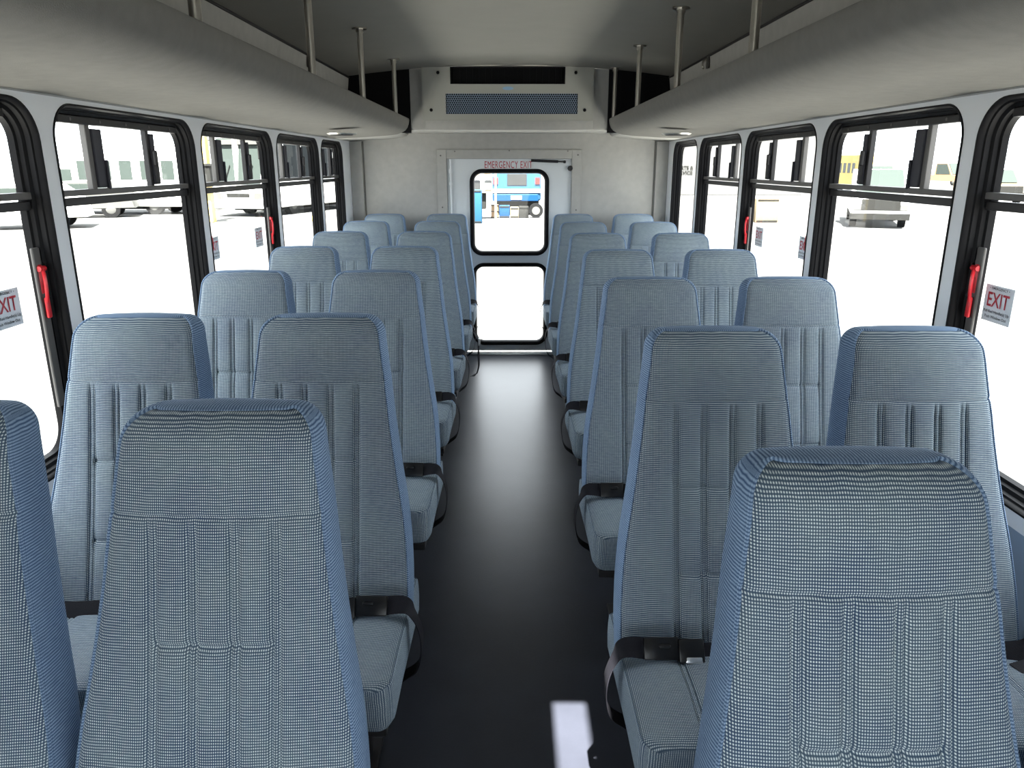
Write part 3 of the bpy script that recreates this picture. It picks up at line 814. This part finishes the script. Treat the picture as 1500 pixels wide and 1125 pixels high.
def wheel(parent, x, y, r=0.42, w=0.26, hub='vgrey'):
    bm = bmesh.new(); cyl(bm, (x, y - w / 2, r), (x, y + w / 2, r), r, n=28)
    o = fin('wheel', bm, 'vblack', parent, auto=40)
    bm = bmesh.new()
    for e in (-1, 1): cyl(bm, (x, y + e * w / 2, r), (x, y + e * (w / 2 + 0.02), r), r * 0.55, r * 0.4, n=20)
    fin('hub', bm, hub, o, auto=40)

def side_body(parent, prof, w, m, name='body'):
    """body extruded from a side profile (x forward, z up), with slightly tucked sides"""
    bm = bmesh.new(); Ls = []
    for y, ins in ((-w / 2, 0.06), (-w / 2 + 0.06, 0.0), (w / 2 - 0.06, 0.0), (w / 2, 0.06)):
        cx = sum(p[0] for p in prof) / len(prof); cz = sum(p[1] for p in prof) / len(prof)
        Ls.append([bm.verts.new((cx + (x - cx) * (1 - ins * 0.25), y, cz + (z - cz) * (1 - ins * 0.4))) for x, z in prof])
    for i in range(3): bridge(bm, Ls[i], Ls[i + 1])
    bm.faces.new(Ls[0]); bm.faces.new(Ls[-1])
    return fin(name, bm, m, parent, auto=30)

def win(parent, x0, x1, z0, z1, w, m='vpale', skew=0.0, name='side_window'):
    for e in (-1, 1):
        bm = bmesh.new(); y = e * (w / 2 + 0.012)
        v = [bm.verts.new(p) for p in ((x0, y, z0), (x1, y, z0), (x1 - skew, y, z1), (x0, y, z1))]
        v2 = [bm.verts.new((p.co.x, y - e * 0.05, p.co.z)) for p in v]
        bm.faces.new(v); bm.faces.new(v2); bridge(bm, v, v2)
        fin(name, bm, m, parent)

def endbox(parent, name, x, y0, y1, z0, z1, m, th=0.05):
    bm = bmesh.new(); box(bm, (x, (y0 + y1) / 2, (z0 + z1) / 2), (th, y1 - y0, z1 - z0), 0.01); return fin(name, bm, m, parent)

def shuttle(loc, rz, label, L=7.2, H=3.0, cab='vwhite'):
    """cutaway shuttle bus: box saloon, van cab and hood in front (+x)"""
    r = empty('shuttle_bus', loc, rz); w = 2.35
    side_body(r, [(-L / 2, 0.35), (L / 2 - 1.9, 0.35), (L / 2 - 1.9, H - 0.25), (L / 2 - 2.2, H), (-L / 2 + 0.15, H), (-L / 2, H - 0.2)], w, 'vwhite')
    side_body(r, [(L / 2 - 1.95, 0.4), (L / 2, 0.4), (L / 2, 1.15), (L / 2 - 0.75, 1.35), (L / 2 - 1.25, 2.1), (L / 2 - 1.95, 2.2)], 2.05, cab, 'cab')
    n = 5
    for i in range(n):
        x0 = -L / 2 + 0.45 + i * 0.95; win(r, x0, x0 + 0.56, 1.52, 2.34, w)
    win(r, L / 2 - 1.80, L / 2 - 0.98, 1.42, 1.98, 2.05, skew=0.32, name='cab_window')
    bm = bmesh.new()
    v = [bm.verts.new(p) for p in ((L / 2 - 0.70, -0.9, 1.39), (L / 2 - 0.70, 0.9, 1.39), (L / 2 - 1.17, 0.8, 2.09), (L / 2 - 1.17, -0.8, 2.09))]; bm.faces.new(v)
    fin('windscreen', bm, 'vpale', r)
    endbox(r, 'grille', L / 2 + 0.01, -0.55, 0.55, 0.75, 1.05, 'vdark'); endbox(r, 'bumper', L / 2 + 0.06, -1.0, 1.0, 0.42, 0.62, 'vdark', 0.12)
    for e in (-1, 1): endbox(r, 'headlamp', L / 2 + 0.01, e * 0.8 - 0.13, e * 0.8 + 0.13, 0.8, 1.02, 'vgrey')
    for x in (L / 2 - 0.95, -L / 2 + 1.6):
        for y in (-0.95, 0.95): wheel(r, x, y)
    bm = bmesh.new(); box(bm, (-0.3, 0, 0.33), (L * 0.55, 1.6, 0.22)); fin('chassis', bm, 'vdark', r)
    tag(r, label, 'bus'); return r

def coach(loc, rz, label, L=11.5, H=3.35, stripe=None):
    r = empty('coach', loc, rz); w = 2.55
    side_body(r, [(-L / 2, 0.35), (L / 2 - 0.1, 0.35), (L / 2, 0.8), (L / 2, 1.3), (L / 2 - 0.35, H - 0.3), (L / 2 - 0.7, H), (-L / 2 + 0.2, H), (-L / 2, H - 0.25)], w, 'vwhite')
    n = 7
    for i in range(n):
        x0 = -L / 2 + 0.3 + i * 1.5; win(r, x0, x0 + 1.44, 1.55, H - 0.35, w, 'vglass')
    bm = bmesh.new()
    X = L / 2 + 0.012
    v = [bm.verts.new(p) for p in ((X, -1.12, 1.35), (X, 1.12, 1.35), (X - 0.35, 1.08, H - 0.35), (X - 0.35, -1.08, H - 0.35))]; bm.faces.new(v)
    fin('windscreen', bm, 'vpale', r)
    endbox(r, 'windscreen_pillar', L / 2 - 0.15, -0.04, 0.04, 1.35, H - 0.35, 'vwhite', 0.42); endbox(r, 'sun_visor', L / 2 - 0.22, -1.0, 1.0, H - 0.62, H - 0.42, 'vgrey', 0.12)
    for e in (-0.6, 0.5):
        bm = bmesh.new(); tube(bm, [(X + 0.04, e, 1.38), (X - 0.10, e + 0.25, 2.15)], 0.02, 6); fin('wiper', bm, 'vdark', r)
    endbox(r, 'bumper', L / 2 + 0.05, -1.2, 1.2, 0.36, 0.62, 'vwhite', 0.12); endbox(r, 'number_plate', L / 2 + 0.04, -0.55, 0.55, 0.82, 0.98, 'vdark', 0.04)
    for e in (-1, 1): endbox(r, 'headlamp', L / 2 + 0.01, e * 0.95 - 0.18, e * 0.95 + 0.18, 0.75, 1.0, 'vyellow' if stripe == 'y' else 'vgrey')
    for e in (-1, 1):
        bm = bmesh.new(); tube(bm, [(X - 0.2, e * 1.15, H - 0.4), (X + 0.25, e * 1.4, H - 0.55)], 0.03, 6); box(bm, (X + 0.25, e * 1.42, H - 0.95), (0.14, 0.22, 0.55), 0.04); fin('mirror', bm, 'vdark', r)
    for x in (L / 2 - 2.4, -L / 2 + 2.6):
        for y in (-1.08, 1.08): wheel(r, x, y, 0.5, 0.3)
    bm = bmesh.new(); box(bm, (0, 0, 0.32), (L * 0.8, 2.0, 0.2)); fin('chassis', bm, 'vdark', r)
    tag(r, label, 'bus'); return r

def car(loc, rz, label, m='vwhite', L=4.8, H=1.5, name='car', open_bed=False):
    r = empty(name, loc, rz); w = 1.85
    if open_bed:
        pr = [(-L / 2, 0.5), (L / 2, 0.45), (L / 2 + 0.03, 0.95), (L / 2 - 1.2, 1.12), (L / 2 - 1.9, H), (-0.1, H), (-0.25, 1.12), (-L / 2, 1.12)]
    else:
        pr = [(-L / 2, 0.4), (L / 2, 0.35), (L / 2 + 0.03, 0.75), (L / 2 - 1.1, 0.98), (L / 2 - 1.75, H), (-L / 2 + 0.8, H), (-L / 2 + 0.15, 1.0)]
    side_body(r, pr, w, m)
    zb = 1.05 if not open_bed else 1.18
    x1 = pr[3][0] - 0.2
    win(r, -0.05 if open_bed else -L / 2 + 1.0, x1, zb, H - 0.1, w, 'vpale', skew=0.5)
    bm = bmesh.new(); a0, a1 = pr[3], pr[4]
    v = [bm.verts.new(p) for p in ((a0[0] + 0.03, -0.82, a0[1] + 0.07), (a0[0] + 0.03, 0.82, a0[1] + 0.07), (a1[0] + 0.08, 0.72, a1[1] - 0.01), (a1[0] + 0.08, -0.72, a1[1] - 0.01))]; bm.faces.new(v)
    fin('windscreen', bm, 'vpale', r)
    gz = (0.62, 1.0) if open_bed else (0.55, 0.8)
    endbox(r, 'grille', L / 2 + 0.03, -0.62, 0.62, gz[0], gz[1], 'vdark'); endbox(r, 'bumper', L / 2 + 0.07, -0.95, 0.95, 0.30, 0.52, 'vdark', 0.1)
    for e in (-1, 1): endbox(r, 'headlamp', L / 2 + 0.03, e * 0.74 - 0.12, e * 0.74 + 0.12, 0.62, 0.82, 'vgrey')
    for x in (L / 2 - 0.95, -L / 2 + 0.95):
        for y in (-0.8, 0.8): wheel(r, x, y, 0.36, 0.22)
    tag(r, label, 'car' if not open_bed else 'truck'); return r

def at(u, dist_y):
    return (u - 746) / 1100 * dist_y * 0.975
# left side
shuttle((at(185, 36), 36, ZG), math.radians(178), 'white cutaway shuttle bus parked beyond the second left window', 7.0)
car((at(20, 27), 27, ZG), math.radians(200), 'pale car parked at the far left beyond the nearest window', 'vwhite')
car((at(118, 33), 33, ZG), math.radians(200), 'silver car parked in front of the white shuttle bus', 'vgrey', 4.5)
coach((at(350, 44), 44.5, ZG), math.radians(-72), 'white coach facing the bus with big windscreen, beyond the third left window', 11, 3.5, 'y')
coach((at(468, 34) - 1.8, 38.5, ZG), math.radians(-105), 'white coach with dark side glass beyond the two rear left windows', 11, 3.6)
py = empty('yellow_crane_post', (at(305, 30), 30, ZG)); tag(py, 'pale yellow upright post with dark control box left of the coach', 'post')
bm = bmesh.new(); box(bm, (0, 0, 2.2), (0.45, 0.4, 4.4), 0.03); fin('post', bm, 'vyellow', py)
bm = bmesh.new(); box(bm, (0.05, -0.35, 1.75), (0.8, 0.4, 0.7), 0.04); box(bm, (0.05, -0.35, 2.15), (0.95, 0.5, 0.1), 0.02); fin('control_box', bm, 'vdark', py)
yb = empty('yellow_ball', (at(463, 29), 29, ZG))
bm = bmesh.new(); bmesh.ops.create_icosphere(bm, subdivisions=3, radius=0.2); bmesh.ops.translate(bm, vec=(0, 0, 0.2), verts=bm.verts[:]); fin('float', bm, 'vyellow', yb, smooth=True)
bm = bmesh.new(); cyl(bm, (0, 0, 0.38), (0, 0, 0.46), 0.03, n=8); fin('stem', bm, 'vdark', yb)
tag(yb, 'small yellow ball on the ground beside the dark-glass coach', 'ball')

# behind the rear door: blue van on a cluttered yard
v = empty('blue_van', (at(757, 33), 34.2, ZG)); tag(v, 'light blue van seen from behind through the rear door glass', 'van')
def vb(nm, x0, x1, z0, z1, m, y=0.0, th=0.06, bev=0.0):
    bm = bmesh.new(); box(bm, ((x0 + x1) / 2, y, (z0 + z1) / 2), (x1 - x0, th, z1 - z0), bev); return fin(nm, bm, m, v)
bm = bmesh.new(); box(bm, (0, 2.6, 1.62), (2.15, 5.2, 2.0), 0.10, seg=3); fin('body', bm, 'vlblue', v, auto=40)
wf = vb('rear_window', -0.42, 0.45, 1.28, 1.78, 'vdark', -0.03, 0.05, 0.02)
vb('rear_door', -0.55, 0.58, 0.95, 2.3, 'vlblue', -0.015, 0.03)
vb('waist_band', -1.05, 1.05, 0.99, 1.13, 'vwhite', -0.03, 0.06); vb('bumper', -1.05, 0.95, 0.62, 0.92, 'vblue', -0.08, 0.2, 0.03)
vb('number_plate', -0.25, 0.22, 0.70, 0.85, 'vwhite', -0.20, 0.03)
for e in (-1, 1): vb('tail_lamp', e * 0.92 - 0.1, e * 0.92 + 0.1, 1.35, 1.62, 'vred', -0.03, 0.05); vb('roof_lamp', e * 0.75 - 0.12, e * 0.75 + 0.12, 1.95, 2.08, 'vred', -0.03, 0.05)
vb('underbody', -1.0, 1.0, 0.10, 0.66, 'vdark', 0.9, 1.0)
for e in (-0.85, 0.85):
    bm = bmesh.new(); cyl(bm, (e - 0.13, 1.3, 0.36), (e + 0.13, 1.3, 0.36), 0.36, n=24); fin('wheel', bm, 'vblack', v, auto=40)
vx = at(757, 33)
def yard(name, cat, label, u, y, z0, z1, w, m, d=0.5, shape='box'):
    r = empty(name, (at(u, y), y, ZG)); bm = bmesh.new()
    if shape == 'cyl': cyl(bm, (0, 0, z0), (0, 0, z1), w / 2, w / 2 * 0.96, n=20)
    else: box(bm, (0, 0, (z0 + z1) / 2), (w, d, z1 - z0), 0.03)
    fin('shell', bm, m, r, auto=40)
    bm = bmesh.new()
    if shape == 'cyl':
        for q in (0.05, 0.5, 0.95): cyl(bm, (0, 0, z0 + (z1 - z0) * q - 0.015), (0, 0, z0 + (z1 - z0) * q + 0.015), w / 2 + 0.015, n=20)
    else:
        box(bm, (0, -d / 2 - 0.01, z1 - 0.05), (w * 0.9, 0.02, 0.05)); box(bm, (0, -d / 2 - 0.01, z0 + 0.06), (w * 0.9, 0.02, 0.05))
    fin('band', bm, 'vdark', r); tag(r, label, cat); return r
yard('drum', 'drum', 'orange and brown drum standing left under the blue van', 725, 32.6, 0, 0.55, 0.32, 'vorange', shape='cyl')
yard('crate', 'crate', 'blue crate under the rear of the blue van', 739, 32.6, 0.0, 0.52, 0.44, 'vblue')
yard('toolbox', 'box', 'dark brown tool chest under the middle of the blue van', 753.5, 32.6, 0, 0.45, 0.36, 'vtan')
yard('engine_part', 'machine part', 'dark machine part on the ground right of the crates', 767, 32.6, 0, 0.48, 0.42, 'vdark')
t_ = empty('spare_wheel', (at(785, 32.6), 32.6, ZG)); bm = bmesh.new(); cyl(bm, (0, -0.12, 0.3), (0, 0.12, 0.3), 0.3, n=28); fin('tyre', bm, 'vblack', t_, auto=40)
bm = bmesh.new(); cyl(bm, (0, -0.14, 0.3), (0, -0.1, 0.3), 0.17, 0.16, n=24); fin('rim', bm, 'vgrey', t_, auto=40); tag(t_, 'spare wheel with pale rim leaning at the right end of the blue van', 'wheel')
rk = empty('steel_rack', (at(703, 31.5), 31.5, ZG)); tag(rk, 'tall open steel rack with clutter left of the blue van', 'rack')
for x in (-0.92, 0.64):
    bm = bmesh.new(); box(bm, (x, 0.1, 1.3), (0.09, 0.09, 2.6)); fin('post', bm, 'vtan', rk)
for z in (1.1, 1.75, 2.5):
    bm = bmesh.new(); box(bm, (-0.15, 0.1, z), (1.5, 0.6, 0.07)); fin('shelf', bm, 'vtan', rk)
bm = bmesh.new(); box(bm, (-0.05, 0.2, 0.75), (0.6, 0.4, 0.65), 0.03); fin('back_panel', bm, 'vdark', rk)
for i, (x, z, m_) in enumerate(((-0.55, 1.346, 'vgrey'), (-0.12, 1.346, 'vdark'), (0.34, 1.346, 'vgrey'), (-0.4, 1.996, 'vdark'), (0.3, 1.996, 'vtan'))):
    bm = bmesh.new(); box(bm, (x, 0.1, z), (0.28, 0.3, 0.42), 0.04)
    tag(fin('parts_box', bm, m_), ['grey carton on the lower rack shelf, left', 'black carton on the lower rack shelf, middle', 'grey carton on the lower rack shelf, right', 'black carton on the upper rack shelf, left', 'tan carton on the upper rack shelf, right'][i], 'box', 'boxes on the steel rack').location = (at(703, 31.5), 31.5, ZG)
yard('blue_cabinet', 'cabinet', 'narrow light blue cabinet at the left edge of the door glass', 698, 29.5, 0, 1.25, 0.42, 'vlblue')

# right side
bld = empty('white_building', (16.0, 62, ZG)); tag(bld, 'long white service building with grey lettering beyond the rear right window', 'building')
bm = bmesh.new(); box(bm, (0, 0, 3.6), (16, 8, 7.2), 0.05); fin('wall', bm, 'stucco', bld)
bm = bmesh.new(); box(bm, (0, 0, 7.25), (16.4, 8.4, 0.2), 0.03); fin('roof_edge', bm, 'vwhite', bld)
text_mesh('sign_lettering', 'PARTS &\nSERVICE', 'vdark', bld, (13.0 - 16.0, -4.04, 1.8), (1, 0, 0), (0, 0, 1), 1.35, 0.62, bold=0.03)
yard('wall_hopper', 'hopper', 'small brown hopper standing beyond the third right window', 1122, 30, 0.0, 0.9, 0.9, 'vtan')
car((at(1292, 29), 29.5, ZG), math.radians(-112), 'white pickup truck with dark grille beyond the second right window', 'vwhite', 5.6, 2.0, 'pickup_truck', True)
sb = shuttle((at(1243, 64) + 2, 66, ZG), math.radians(-92), 'yellow school bus far beyond the second right window', 8.5, 3.0, 'vyellow')
for c_ in sb.children:
    if c_.name.startswith('body'): c_.data.materials[0] = MT['vyellow']
car((at(1372, 88), 88, ZG), math.radians(-60), 'orange and yellow truck far off at the right', 'vorange', 6, 2.4, 'work_truck', True)
car((at(1475, 45), 47, ZG), math.radians(-100), 'tan truck far beyond the nearest right window', 'vtan', 6, 1.9, 'farm_truck', True)
